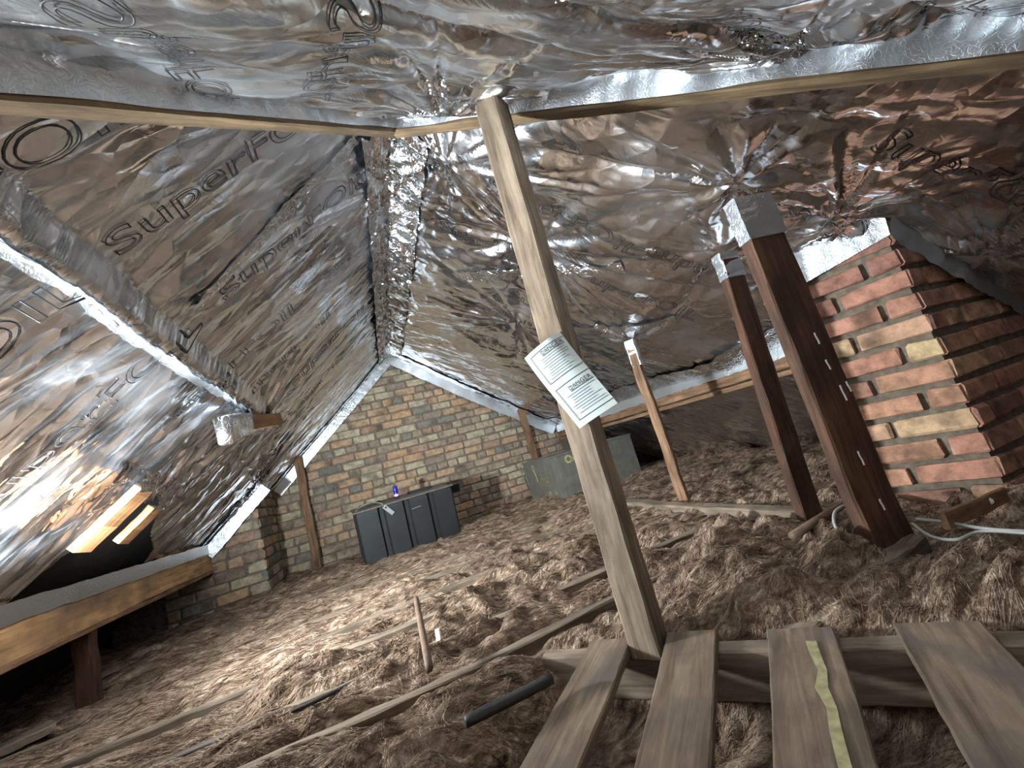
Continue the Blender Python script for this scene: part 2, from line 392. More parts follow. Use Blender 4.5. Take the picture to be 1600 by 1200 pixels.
def sheet(name, X, Y, Z, mat, hole=None, parent=None):
    nu, nv = X.shape; V = np.c_[X.ravel(), Y.ravel(), Z.ravel()+CAM_H]
    idx = np.arange(nu*nv).reshape(nu, nv)
    F = np.stack([idx[:-1, :-1], idx[1:, :-1], idx[1:, 1:], idx[:-1, 1:]], -1).reshape(-1, 4)
    if hole is not None:
        c = V[F].mean(1); F = F[~hole(c[:, 0], c[:, 1])]
    return mesh_obj(name, V, F, mat, parent)
def poly_in(px, py, poly):
    r = np.zeros(px.shape, bool); n = len(poly)
    for i in range(n):
        (x1, y1), (x2, y2) = poly[i], poly[(i+1) % n]
        c = ((y1 > py) != (y2 > py)) & (px < (x2-x1)*(py-y1)/((y2-y1) if y2 != y1 else 1e-9)+x1)
        r ^= c
    return r

# --- left slope
u = np.linspace(-.12, GY+.02, 560)[:, None]; v = np.linspace(0, 1, 210)[None, :]
lm = np.where(u < J[1], J[0]-(J[1]-u)*1.139, ridge_x(u)); lm = np.maximum(lm, -1.30)
X = -1.325 + v*(lm+1.325); Y = u+0*v
HOLE_L = [(-1.40, 2.10), (-1.215, 2.22), (-1.14, 2.27), (-.99, 2.42), (-1.00, 2.60), (-1.06, 2.75), (-1.17, 2.90), (-1.25, 3.12), (-1.40, 3.2)]
ceil_l = struct(sheet('ceiling_left', X, Y, f_left(X, Y), M_FOIL_L, lambda a, b: poly_in(a, b, HOLE_L)), 'crinkled silver foil insulation lining the left roof slope')
# --- right slope
u = np.linspace(-1.0, GY+.02, 560)[:, None]; v = np.linspace(0, 1, 330)[None, :]
lm = np.where(u < J[1], J[0]+(J[1]-u)*1.081, ridge_x(u))
X = lm + v*(3.35-lm); Y = u+0*v
ceil_r = struct(sheet('ceiling_right', X, Y, f_right(X, Y), M_FOIL_R), 'crinkled silver foil insulation lining the right roof slope')
# --- hip end over the camera
u = np.linspace(-1.45, 2.9, 480)[:, None]; v = np.linspace(0, 1, 260)[None, :]
top = np.where(u < J[0], J[1]+(u-J[0])*.878, J[1]-(u-J[0])*.925)
Y = -1.15 + v**.7*(np.maximum(top, -1.1)+1.15); X = u+0*v
ceil_h = struct(sheet('ceiling_front', X, Y, f_hip(X, Y), M_FOIL_H), 'silver foil insulation on the hip slope overhead')
# dark underlay behind the gap in the left foil
X, Y = np.meshgrid(np.linspace(-2.15, -.7, 14), np.linspace(-1.2, GY+.05, 40), indexing='ij')
struct(sheet('roof_underlay', X, Y, zl(X, Y)+.14, M_UNDER), 'dark roof underlay behind the gap in the foil')

# --- lettering printed on the foil
def lettering(parent, func, items):
    V0, F0 = text_wire('SuperFOIL', 1.0, .011, 'NONE', 5)
    V0[:, 0] *= 1.12
    lx = V0[:, 0].max()
    Vs, Fs, o = [], [], 0
    for (x, y, dx, dy, size) in items:
        n = math.hypot(dx, dy); dx /= n; dy /= n; ux, uy = UPF(parent, dx, dy)
        gx = x + size*(V0[:, 0]*dx + (V0[:, 1])*ux); gy = y + size*(V0[:, 0]*dy + V0[:, 1]*uy)
        gz = func(gx, gy) - .003 + V0[:, 2]*size*.4 + CAM_H
        Vs.append(np.c_[gx, gy, gz]); Fs += [tuple(a+o for a in f) for f in F0]; o += len(gx)
    o = mesh_obj('printed_lettering', np.vstack(Vs), Fs, M_INK, parent, False)
    o['label'] = 'black outlined lettering printed on the foil'
def UPF(parent, dx, dy):
    if parent is ceil_l: return (dy, -dx) if dx > 0 else (-dy, dx)      # tops of the letters toward the lens
    return (dy, -dx)
def UPF(parent, dx, dy): return (dy*1.0, -dx*1.0) if parent is not ceil_h else (-dy, dx)
it = []
for k, (y, x0, s) in enumerate(((1.17, -.47, .125), (1.17, -1.15, .125), (1.62, -.36, .125), (1.62, -1.05, .125), (2.07, -.75, .125), (2.07, -.02, .12), (2.5, -.60, .125), (2.95, -.35, .12), (3.4, -.6, .12), (.86, -.85, .12))):
    it.append((x0, y, 1, .02, s))
lettering(ceil_l, f_left, it)
it = []
for (x, y, s) in ((.72, 1.50, .125), (1.36, 1.40, .125), (.60, 1.95, .125), (1.22, 1.78, .125), (1.05, 2.32, .125), (.75, 2.75, .125), (1.45, 2.65, .12), (1.42, .95, .115), (1.55, .62, .12), (1.95, .35, .13), (.9, 3.3, .12), (1.6, 3.1, .12)):
    it.append((x, y, 1, -.12, s))
lettering(ceil_r, f_right, it)
lettering(ceil_h, f_hip, [(.15, .45, -.1, 1, .11), (.60, .30, .9, .3, .11), (-.15, .43, .1, 1, .11), (1.0, .33, 1, -.3, .1)])

# ------------------------------------------------------------------ foil tape strips
def strip(name, pts, width_dir, width, mat, parent, crink=.002, seed=1, n=90, m_=7, func=None, off=.006):
    """ribbon following a polyline; width_dir is per-strip vector; func(x,y) drapes it under a slope"""
    pts = [Vector(p) for p in pts]; ls = [0]
    for a, b in zip(pts, pts[1:]): ls.append(ls[-1]+(b-a).length)
    V = []; wd = Vector(width_dir).normalized()
    for i in range(n+1):
        s = ls[-1]*i/n; k = max(j for j in range(len(ls)-1) if ls[j] <= s+1e-9); t = (s-ls[k])/(ls[k+1]-ls[k])
        q = pts[k].lerp(pts[k+1], t)
        for j in range(m_+1):
            w = (j/m_-.5)*width
            if j in (0, m_): w *= 1+.16*(float(vn(np.array(s*9.), np.array(j*3.+seed), seed))-.5)
            V.append(q+wd*w)
    V = np.array(V)
    if func is not None: V[:, 2] = func(V[:, 0], V[:, 1])+CAM_H-off
    V[:, 2] -= crink*ridged(V[:, 0]*23+V[:, 2]*20, V[:, 1]*23+V[:, 2]*13, seed)
    V[:, 1] -= crink*.6*ridged(V[:, 0]*31, V[:, 2]*31+V[:, 1]*5, seed+1)
    idx = np.arange((n+1)*(m_+1)).reshape(n+1, m_+1)
    F = np.stack([idx[:-1, :-1], idx[1:, :-1], idx[1:, 1:], idx[:-1, 1:]], -1).reshape(-1, 4)
    return mesh_obj(name, V, F, mat, parent)

def wall_line(func, y, xs): return [Vector((x, y, float(func(np.array(x), np.array(y)))+CAM_H)) for x in xs]
# rakes: along the foil edge and turned down onto the brickwork
xs = np.linspace(-1.3, .44, 30)
strip('foil_tape', [Vector((x, GY-.07, 0)) for x in xs], (0, 1, 0), .13, M_CRINK, ceil_l, .008, 3, 120, 8, f_left, .010)
strip('foil_tape', [q+Vector((.03, -.012, -.05)) for q in wall_line(zl, GY-.03, np.linspace(-.9, .46, 20))], (.66, 0, -.75), .095, M_TAPE, ceil_l, .004, 5, 100)
strip('foil_tape', [q+Vector((.03, -.012, -.05)) for q in wall_line(zl, 4.07, np.linspace(-1.33, -.86, 14))], (.66, 0, -.75), .095, M_TAPE, ceil_l, .004, 6, 60)
strip('foil_tape', [Vector((x, 4.02, 0)) for x in np.linspace(-1.3, -.8, 12)], (0, 1, 0), .14, M_CRINK, ceil_l, .010, 7, 60, 8, f_left, .012)
strip('foil_tape', [Vector((x, GY-.07, 0)) for x in np.linspace(.47, 2.3, 30)], (0, 1, 0), .16, M_CRINK, ceil_r, .010, 4, 120, 8, f_right, .012)
strip('foil_tape', [q+Vector((-.02, -.012, -.05)) for q in wall_line(zr, GY-.03, np.linspace(.46, 2.25, 24))], (.6, 0, .8), .12, M_TAPE, ceil_r, .004, 8, 100)
# ridge bands
yy = np.linspace(1.38, GY-.05, 40)
strip('ridge_tape', [Vector((ridge_x(y)-.05, y, 0)) for y in yy], (1, 0, 0), .13, M_CRINK, ceil_l, .035, 9, 260, 10, lambda x, y: np.minimum(f_left(x, y), f_left(2*ridge_x(y)-x, y)), .012)
strip('ridge_tape', [Vector((ridge_x(y)+.07, y, 0)) for y in yy], (1, 0, 0), .13, M_CRINK, ceil_r, .03, 10, 260, 10, f_right, .012)
# seams
strip('foil_tape', [Vector((2.20, y, 0)) for y in np.linspace(1.1, GY-.1, 30)], (1, 0, 0), .15, M_CRINK, ceil_r, .008, 12, 160, 8, f_right, .012)
strip('foil_tape', [Vector((x, y, 0)) for x, y in zip(np.linspace(.75, 1.35, 12), np.linspace(2.35, 1.55, 12))], (.6, .6, 0), .07, M_CRINK, ceil_r, .006, 13, 80, 6, f_right, .010)
strip('foil_tape', [Vector((x, y, 0)) for x, y in zip(np.linspace(1.3, 1.75, 12), np.linspace(2.55, 1.75, 12))], (.6, .6, 0), .06, M_CRINK, ceil_r, .006, 14, 80, 6, f_right, .010)
strip('foil_tape', [Vector((x, 1.42-.25*x, 0)) for x in np.linspace(-.42, .2, 14)], (.3, 1, 0), .05, M_CRINK, ceil_l, .004, 15, 80, 6, f_left, .008)
strip('foil_tape', [Vector((-.545, y, 0)) for y in np.linspace(.62, 2.75, 30)], (1, 0, 0), .045, M_TAPE, ceil_l, .005, 16, 140, 6, f_left, .010)

# ------------------------------------------------------------------ brickwork
def brick_mesh(l, h, d, k):
    bm = bmesh.new(); bmesh.ops.create_cube(bm, size=1); rr = random.Random(k)
    for v in bm.verts: v.co = Vector((v.co.x*l, v.co.y*d, v.co.z*h))
    bmesh.ops.bevel(bm, geom=bm.edges[:], offset=.007, segments=1, affect='EDGES')
    for v in bm.verts: v.co += Vector((rr.uniform(-1, 1)*.005, rr.uniform(-1, 1)*.003, rr.uniform(-1, 1)*.0045))
    me = bpy.data.meshes.new('brick'); bm.to_mesh(me); bm.free()
    for p in me.polygons: p.use_smooth = False
    return me
BR_S = [brick_mesh(.218, .072, .1, k) for k in range(5)]
BR_H = [brick_mesh(.104, .072, .1, k+9) for k in range(4)]
def with_mat(meshes, mat):
    out = []
    for me in meshes:
        c = me.copy(); c.materials.clear(); c.materials.append(mat); out.append(c)
    return out
def lay(parent, org, U, N, z0, rows, course, width, keep, meshes, headers, rr, hrow=5, start=0, proud=.008, phase=0):
    """bricks over a face: org at its left foot, U along it, N out of it"""
    U = Vector(U).normalized(); N = Vector(N).normalized(); Z = Vector((0, 0, 1)); k = course/.086; joint = .016
    for r in range(rows):
        z = z0 + (r+.5)*course; head = hrow and (r % hrow == phase)
        x = start - rr.uniform(.0, .05) - (.117*k if r % 2 else 0)
        while x < width:
            hd = head or rr.random() < .07
            ln = (.104 if hd else .218)*k
            x0, x1 = max(x, 0), min(x+ln, width)
            if x1-x0 > .03:
                c = Vector(org) + U*((x0+x1)/2) + N*(proud-.05*k+rr.uniform(-.003, .004))
                c.z = z + rr.uniform(-.003, .003)
                if keep(c, z):
                    short = (x1-x0) < .15*k
                    me = rr.choice(headers if short else meshes)
                    M = axes_matrix(c, U, -N, Z) @ Matrix.Rotation(rr.uniform(-.012, .012), 4, 'Y') @ Matrix.Diagonal(((x1-x0)/(.104 if short else .218), k, k, 1))
                    link('brick', me, parent, M)
            x += ln + joint*k
rr = random.Random(3)
GS, GH = with_mat(BR_S, M_BRICK), with_mat(BR_H, M_BRICK)
# gable: mortar backing, then its bricks
Vg = [(-1.2, GY, -.1), (2.9, GY, -.1), (2.9, GY, .3), (.459, GY, 2.1), (-1.2, GY, .75)]
Vg += [(x, y+.2, z) for x, y, z in Vg]
wall_b = struct(mesh_obj('wall_back', Vg, [(4, 3, 2, 1, 0), (5, 6, 7, 8, 9)]+[(i, (i+1) % 5, (i+1) % 5+5, i+5) for i in range(5)], M_MORT, None, False), 'brick gable wall at the end of the loft')
def keep_g(c, z):
    x = c.x; zz = z-CAM_H
    if .70 < x < .90 and -.20 < zz < -.12: return False                # knocked-out hole beside the tank
    lim = zl(x, 0) if x < .459 else float(zr(np.array(x), np.array(GY)))
    return zz-.03 < lim+.05 and x > -.98
lay(wall_b, (-1.0, GY, 0), (1, 0, 0), (0, -1, 0), -.06, 28, .0845, 3.3, keep_g, GS, GH, rr, 5, 0, .010, 3)
box('hole', (.76, GY-.02, .335), (.90, GY-.004, .415), M_HOLE, wall_b, .004)
# pier on the left
wall_p = struct(box('wall_left', (-1.95, 4.115, -.1), (-.935, GY+.05, 1.1), M_MORT, None, 0), 'sooty brick pier left of the gable')
def keep_p(c, z): return z-CAM_H-.04 < zl(c.x, 0)+.06
lay(wall_p, (-1.62, 4.115, 0), (1, 0, 0), (0, -1, 0), -.05, 14, .0845, .69, keep_p, GS, GH, rr, 4, 0, .012)
lay(wall_p, (-.935, 4.11, 0), (0, 1, 0), (1, 0, 0), -.05, 14, .0845, .62, keep_p, GS, GH, rr, 4, 0, .010)

# chimney
C0 = Vector((1.905, .81, 0)); CU = Vector((-.339, .941, 0)); CN = Vector((-.941, -.339, 0)); CL = .36
c1 = C0+CU*CL; c2 = Vector((2.75, .79, 0)); c3 = c2+CU*CL
ring = [C0-CN*.012+Vector((.0, .012, 0)), c1-CN*.012, c3, c2+Vector((0, .012, 0))]
Vc = [(p.x, p.y, -.1) for p in ring]+[(p.x, p.y, 1.15) for p in ring]
chim = struct(mesh_obj('wall_right', Vc, [(0, 1, 5, 4), (1, 2, 6, 5), (2, 3, 7, 6), (3, 0, 4, 7), (4, 5, 6, 7), (3, 2, 1, 0)], M_MORT, None, False), 'red brick chimney stack rising through the foil at right')
CS, CH = with_mat(BR_S, M_BRICKC), with_mat(BR_H, M_BRICKC); FS, FH = with_mat(BR_S, M_BUFF), with_mat(BR_H, M_BUFF)
def chimney_bricks():
    rr = random.Random(11); Z = Vector((0, 0, 1)); cz = .0865; k = 1.0; jt = .020
    for r in range(13):
        z = -.06 + (r+.5)*cz
        # lit face: from the near corner away; alternate stretcher / header at the corner
        x = 0.0; lens = [.225, .11, .11] if r % 2 else [.11, .225, .05]
        for i, ln in enumerate(lens):
            x1 = min(x+ln-jt, CL)
            if x1-x < .03: break
            buff = (r == 7 and i == 0 and False) or (r, i) in ((6, 0), (7, 1), (3, 0))
            short = x1-x < .15; S_, H_ = (FS, FH) if buff else (CS, CH)
            c = C0+CU*((x+x1)/2)+CN*(.005-.05)+Vector((0, 0, z))
            M = axes_matrix(c, CU, -CN, Z) @ Matrix.Rotation(rr.uniform(-.014, .014), 4, 'Y') @ Matrix.Diagonal(((x1-x)/(.104 if short else .218), 1, .90, 1))
            link('brick', rr.choice(H_ if short else S_), chim, M); x += ln
        # shaded face, along +X
        U = (c2-C0).normalized(); N = Vector((U.y, -U.x, 0)); x = .102 if r % 2 == 0 else .0
        x = .0; first = True
        while x < .8:
            ln = (.11 if (r % 2 and first) else .225) if rr.random() > .12 else .11
            short = ln < .15; c = C0+U*(x+(ln-jt)/2)+N*(.004-.05)+Vector((0, 0, z))
            M = axes_matrix(c, U, -N, Z) @ Matrix.Diagonal(((ln-jt)/(.104 if short else .218), 1, .90, 1))
            link('brick', rr.choice(CH if short else CS), chim, M); x += ln; first = False
chimney_bricks()

def on_plane(px, py, p0, n):
    d = ray(px, py); o = Vector((0, 0, CAM_H)); return o + d*((p0-o).dot(n)/d.dot(n))
def patch(name, quad, mat, parent, nu=24, nv=10, cr=.006, seed=4):
    n = (quad[1]-quad[0]).cross(quad[3]-quad[0]).normalized(); V = []; F = []
    for i in range(nu+1):
        for j in range(nv+1):
            q = quad[0].lerp(quad[1], i/nu).lerp(quad[3].lerp(quad[2], i/nu), j/nv)
            V.append(q + n*cr*(float(ridged(np.array(i*.45), np.array(j*.5), seed))-.5))
    for i in range(nu):
        for j in range(nv): F.append((i*(nv+1)+j, (i+1)*(nv+1)+j, (i+1)*(nv+1)+j+1, i*(nv+1)+j+1))
    return mesh_obj(name, V, F, mat, parent)
cp0 = C0+CN*.022
patch('foil_collar', [on_plane(x, y, cp0, CN) for x, y in ((1248, 448), (1391, 366), (1366, 288), (1195, 352))], M_TAPE, chim)['label'] = 'silver tape collar around the chimney top'
cy0 = Vector((0, .775, 0))
patch('foil_collar', [on_plane(x, y, cy0, Vector((0, 1, 0))) for x, y in ((1396, 374), (1598, 492), (1612, 462), (1392, 338))], M_DULL, chim, 40, 6, .012, 6)

# ------------------------------------------------------------------ roof timbers
Jb = P(.34, 1.34, 1.30); Lb = P(-.40, .69, .70); Rb = P(1.47, .295, .515)
Lend = Jb+(Lb-Jb)*1.7; Rend = Jb+(Rb-Jb)*1.35
def hip(name, a, b, label, side):
    t = thing(name, a, label, 'rafter')
    X = (b-a).normalized(); up = Vector((0, 0, 1)); up -= up.dot(X)*X; up.normalize(); Yv = up.cross(X)
    if Yv.y > 0: Yv = -Yv                      # toward the camera
    beam('timber', a+up*.055, b+up*.055, .045, .12, M_HIP, up, t, 40, .004, .002, 3)
    n = 120; V = []; F = []
    for i in range(n+1):
        q = a.lerp(b, i/n)
        lo = -.002 + .010*float(vn(np.array(i*.11), np.array(1.), 9+side))
        for j in range(7):
            w = lo + (.17-lo)*j/6
            c = .016*float(ridged(np.array(i*.45), np.array(j*.8), 3+side)) if j else .0
            V.append(q+up*w+Yv*(.026+c+(.03*max(0, j-4)/2)))
    for i in range(n):
        for j in range(6): F.append((i*7+j, (i+1)*7+j, (i+1)*7+j+1, i*7+j+1))
    mesh_obj('foil_tape', V, F, M_TAPE, t)['label'] = 'silver tape along the rafter face'
    return t
hip('hip_rafter', Jb, Lend, 'brown hip rafter edged with silver tape at upper left', 0)
hip('hip_rafter', Jb, Rend, 'brown hip rafter edged with silver tape running to upper right', 1)

# left purlin
pl_ = thing('purlin', P(-1.29, 2.6, -.22), 'wide stained brown purlin along the low left eave', 'beam')
beam('timber', P(-1.33, .4, -.115), P(-1.33, 4.11, -.115), .075, .20, M_PURL, (0, 0, 1), pl_, 60, .006, .003, 5)
beam('bottom_batten', P(-1.315, .4, -.225), P(-1.315, 4.10, -.225), .06, .022, M_OLDW, (0, 0, 1), pl_, 40, .003, .002, 6)
strip('foil_tape', [P(-1.286, y, -.045) for y in np.linspace(.4, 4.1, 30)], (0, 0, 1), .075, M_DULL, pl_, .003, 21, 140, 5)
# right purlin
pr_ = thing('purlin', P(2.28, 3, .1), 'pale brown purlin along the right slope above the grey tank', 'beam')
beam('timber', P(2.30, 1.0, .105), P(2.30, GY, .13), .07, .11, M_OLDW, (0, 0, 1), pr_, 50, .005, .003, 7)
beam('bottom_batten', P(2.33, 1.0, .025), P(2.33, GY, .05), .10, .03, M_OLDW, (0, 0, 1), pr_, 50, .003, .002, 8)
strip('foil_tape', [P(2.258, y, .165+.006*(y-1)) for y in np.linspace(1.0, GY, 30)], (.3, 0, 1), .10, M_TAPE, pr_, .006, 22, 160, 6)
# end of the foil-covered timber on the left slope
st = thing('timber_stub', P(-.55, 2.8, .60), 'short pine timber end poking from foil on the left slope', 'timber')
beam('timber', at(388, 662, x=-.545), at(434, 655, y=2.88), .05, .075, M_PINE, (0, 0, 1), st, 4, .003, .001, 9)
a_, b_ = at(352, 672, x=-.55), at(402, 658, x=-.548)
beam('foil_wrap', a_, b_, .062, .13, M_CRINK, (0, 0, 1), st, 14, .01, .008, 10, .75, True)

# cut rafters showing in the gap
def raft(p_top, p_bot, w, h, yoff, label, k, wrap_top):
    t = thing('rafter_end', p_bot, label, 'rafter', 'cut rafters above the left purlin')
    nrm = Vector((.655, 0, -.755))
    beam('timber', p_top, p_bot, w, h, M_PINE, nrm, t, 10, .004, .0015, k)
    strip('foil_wrap', [p_top+nrm*(h/2+.004), wrap_top], (0, 1, 0), w*1.12, M_CRINK, t, .012, k, 30)
def onl(px, py, dz=0):
    d = ray(px, py); t = (1.119+dz)/(d.z-.867*d.x); return d*t+Vector((0, 0, CAM_H))
raft(onl(226, 763, -.10), onl(124, 860, -.10), .125, .03, 0, 'larger orange pine rafter end in the gap of the left foil', 31, onl(243, 735, -.10))
raft(onl(243, 793, -.09), onl(188, 847, -.09), .10, .03, 0, 'smaller orange pine rafter end right of its pair, in the left foil', 32, onl(296, 738, -.10))

# ------------------------------------------------------------------ posts
def post(name, foot, top, w, h, facing, mat, label, k, group=None, wrap=None, taper=1.0):
    t = thing(name, foot, label, 'post', group)
    beam('timber', foot, top, w, h, mat, facing, t, None, .005, .004, k, taper)
    if wrap:
        a = foot.lerp(top, 1-wrap)
        beam('foil_wrap', a, top+Vector((0, 0, .03)), w*1.08+.004, h*1.05+.004, M_TAPE, facing, t, 10, .005, .002, k+1, 1.02, False)
    return t
# the near post: lit face turned left
f1 = at(1010, 995, z=.0); t1 = at(768, 166, dist=1.14)
p1 = post('post', f1-Vector((0, 0, .03)), t1, .080, .085, Vector((-.80, -.60, 0)), M_POST, 'tall weathered timber post in front holding the white danger notice', 41)
f2 = at(1392, 858, z=.0); t2 = at(1172, 325, dist=math.hypot(f2.x, f2.y)*.99)
P2 = post('post', f2-Vector((0, 0, .05)), t2, .044, .135, Vector((-.98, .20, 0)), M_DARKW, 'thick dark brown post beside the red brick chimney', 42, None, .10)
for (fx, fy, l_) in ((1272, 520, .035), (1290, 562, .03), (1312, 602, .045), (1322, 596, .03), (1340, 705, .04), (1374, 780, .03)):
    q = at(fx, fy, dist=math.hypot(f2.x, f2.y)-.085)
    beam('paint_fleck', q, q+Vector((.004, 0, -l_)), .004, .003, M_WHITE, (0, -1, 0), P2, 3, .0005, .0005, 1)
f3 = at(1266, 815, z=.01); t3 = at(1136, 408, dist=math.hypot(f3.x, f3.y))
post('post', f3-Vector((0, 0, .05)), t3, .045, .082, Vector((-.98, .20, 0)), M_DARKW, 'slim dark brown post left of the thick chimney post', 43, None, .07)
f4 = at(1070, 785, z=.01); t4 = at(986, 540, dist=math.hypot(f4.x, f4.y))
post('post', f4-Vector((0, 0, .05)), t4, .055, .05, Vector((-.8, -.6, 0)), M_OLDW, 'thin rough brown stick post behind the danger notice post', 44, None, .13)
# post under the left purlin, and the two against the gable
fl = at(141, 1100, z=0); post('post', fl-Vector((0, 0, .05)), Vector((fl.x+.0, fl.y, CAM_H-.235)), .07, .06, (0, -1, 0), M_DARKW, 'short dark post under the left purlin in shadow', 45)
post('wall_batten', Vector((-.635, 4.68, -.03)), Vector((-.64, 4.69, CAM_H+.63)), .075, .05, (0, -1, 0), M_OLDW, 'upright brown batten against bricks left of the black tank', 46)
post('wall_batten', Vector((1.87, 4.69, .30)), Vector((1.86, 4.69, CAM_H+.56)), .085, .04, (0, -1, 0), M_OLDW, 'upright brown batten against bricks above the grey tank', 47)

# ------------------------------------------------------------------ floor: wool, joists, boards
JY = [1.32, 1.585, 1.92, 2.25, 2.60, 2.95, 3.32]
def board_s(x, y): return x*.70+y*.714
def wool_h(x, y):
    h = .055*(fbm(x*3.2, y*4.5, 500, 4)-.5)*2
    wx = x+.09*(fbm(x*5, y*5, 510, 3)-.5)*2; wy = y+.06*(fbm(x*5, y*5, 520, 3)-.5)*2
    near = np.clip(1.9-np.hypot(x-.9, y-.9), 0, 1)
    bil = lambda a, b, s_: np.abs(2*vn(a, b, s_)-1)
    h = h + (.022+.045*near)*bil(wx*4.5, wy*8, 530) + (.014+.016*near)*bil(wx*11, wy*19, 540) + .008*bil(wx*27, wy*42, 550) - .015 - .02*near
    jd = np.full(np.shape(x), 9.)
    for jy in JY: jd = np.minimum(jd, np.abs(y-jy+.012*np.sin(x*2+jy*5)))
    inj = (x < 1.6)
    h = h*np.where(inj, .55+.45*np.clip(jd/.09, 0, 1), 1) - np.where(inj, .05*np.exp(-(jd/.035)**2), 0) + .012
    h = h + .10*np.exp(-((x-1.05)**2/.10+(y-1.12)**2/.06))*.7 + .04*np.exp(-((x-1.25)**2/.1+(y-.55)**2/.04)) - .03*np.exp(-((x-1.7)**2/.08+(y-.85)**2/.03))
    b = board_s(x, y); q = x*.714-y*.70
    under = 1/(1+np.exp((b-1.13)/.02))*(1/(1+np.exp(-(q+.62)/.03)))
    h = h*(1-.3*under) - .19*under
    return h
def wool_patch(x0, x1, y0, y1, st):
    xs = np.arange(x0, x1+st, st); ys = np.arange(y0, y1+st, st)
    X, Y = np.meshgrid(xs, ys, indexing='ij'); Z = wool_h(X, Y)
    idx = np.arange(X.size).reshape(X.shape)
    return np.c_[X.ravel(), Y.ravel(), Z.ravel()], np.stack([idx[:-1, :-1], idx[1:, :-1], idx[1:, 1:], idx[:-1, 1:]], -1).reshape(-1, 4)
V1, F1 = wool_patch(-2.1, 3.4, -.8, GY+.03, .0125)
floor = struct(mesh_obj('floor', V1, F1, M_WOOL), 'brown mineral wool insulation covering the loft floor')
# loose strands of wool
def strands(n):
    az = np.radians(RNG.uniform(-38, 88, n)); r = .55+RNG.random(n)**1.25*4.6
    x = r*np.sin(az); y = r*np.cos(az)
    ok = (y < GY-.02) & (x > -2.0) & (x < 3.2) & ~((board_s(x, y) < 1.10) & (x*.714-y*.70 > -.62) & (RNG.random(n) < .7))
    jd = np.min([np.abs(y-jy) for jy in JY], axis=0); ok &= ~((jd < .03) & (x < 1.6) & (RNG.random(n) < .8))
    x, y, r = x[ok], y[ok], r[ok]; n = len(x)
    ang = (fbm(x*5, y*5, 600, 3)-.5)*(2.2+2.2*np.clip(2.2-r, 0, 1)) + RNG.normal(0, .22, n) + np.where(RNG.random(n) < .5, 0, math.pi)
    K = 6; ln = RNG.uniform(.04, .15, n)*(.75+.2*r); wd = RNG.uniform(.0003, .0009, n)*(.45+.45*r)
    curl = RNG.normal(0, .45, n)+(fbm(x*6, y*6, 640, 2)-.5)*1.6
    PX = np.zeros((n, K)); PY = np.zeros((n, K)); PX[:, 0] = x; PY[:, 0] = y; a = ang.copy()
    for k in range(1, K):
        PX[:, k] = PX[:, k-1]+np.cos(a)*ln/(K-1); PY[:, k] = PY[:, k-1]+np.sin(a)*ln/(K-1)*.75; a = a+curl*.6
    lift = (RNG.uniform(.0003, .0035, n)*(.6+.4*r))[:, None]*np.sin(np.linspace(.25, math.pi*.95, K))[None, :]
    PZ = wool_h(PX, PY)+.001+lift
    tx = np.gradient(PX, axis=1); ty = np.gradient(PY, axis=1); tl = np.hypot(tx, ty)+1e-9
    nx, ny = -ty/tl, tx/tl; prof = np.array([.35, .8, 1, 1, .75, .15])[None, :]*wd[:, None]
    tw = RNG.uniform(-.8, .8, n)[:, None]
    A = np.stack([PX-nx*prof, PY-ny*prof, PZ-tw*prof], -1); Bv = np.stack([PX+nx*prof, PY+ny*prof, PZ+tw*prof], -1)
    V = np.stack([A, Bv], 2).reshape(-1, 3)
    base = (np.arange(n)*K*2)[:, None]+np.arange(K-1)[None, :]*2
    F = np.stack([base, base+1, base+3, base+2], -1).reshape(-1, 4)
    o = mesh_obj('wool_fibres', V, F, M_WOOL, floor); o['kind'] = 'stuff'
strands(170000)

ORD = ['seventh', 'sixth', 'fifth', 'fourth', 'third', 'second', 'first']
for i, jy in enumerate(JY):
    j = beam('floor_joist', (-1.95, jy, -.060), (1.58, jy+.006, -.050), .040, .12, M_GREYW, (0, 0, 1), None, 50, .004, .004, 60+i)
    tag(j, ORD[i]+' grey joist edge in the wool, counted from the brick gable', 'joist', 'floor joists across the loft')
pj = tube('conduit', [at(727, 1128, z=.045), at(800, 1092, z=.04), at(862, 1060, z=.035)], .012, M_PIPE)
tag(pj, 'dark grey conduit lying in the wool left of the boards', 'pipe')
cb = tube('black_cable', [at(235, 1203, z=.02), at(360, 1150, z=.02), at(481, 1101, z=.025), at(560, 1062, z=.02)], .006, M_PIPE)
tag(cb, 'thin black cable along the wool at bottom left', 'cable')
wp = beam('wall_plate', at(960, 787, z=.02), at(1275, 806, z=.02), .07, .05, M_GREYW, (0, 0, 1), None, 20, .004, .004, 70)
tag(wp, 'grey timber plate lying on the wool at the foot of the thin posts', 'timber')
kj = beam('floor_joist', (.82, .80, -.062), (1.36, .815, -.02), .06, .10, M_GREYW, (0, 0, 1), None, 16, .004, .004, 71)
tag(kj, 'grey joist half buried in wool at the foot of the thick post', 'joist')
# diagonal joist under the boards
dj = beam('floor_joist', (.36, 1.25, -.075), (1.12, .40, -.075), .05, .11, M_GREYW, (0, 0, 1), None, 20, .004, .003, 72)
tag(dj, 'grey diagonal joist carrying the four loose boards', 'joist')
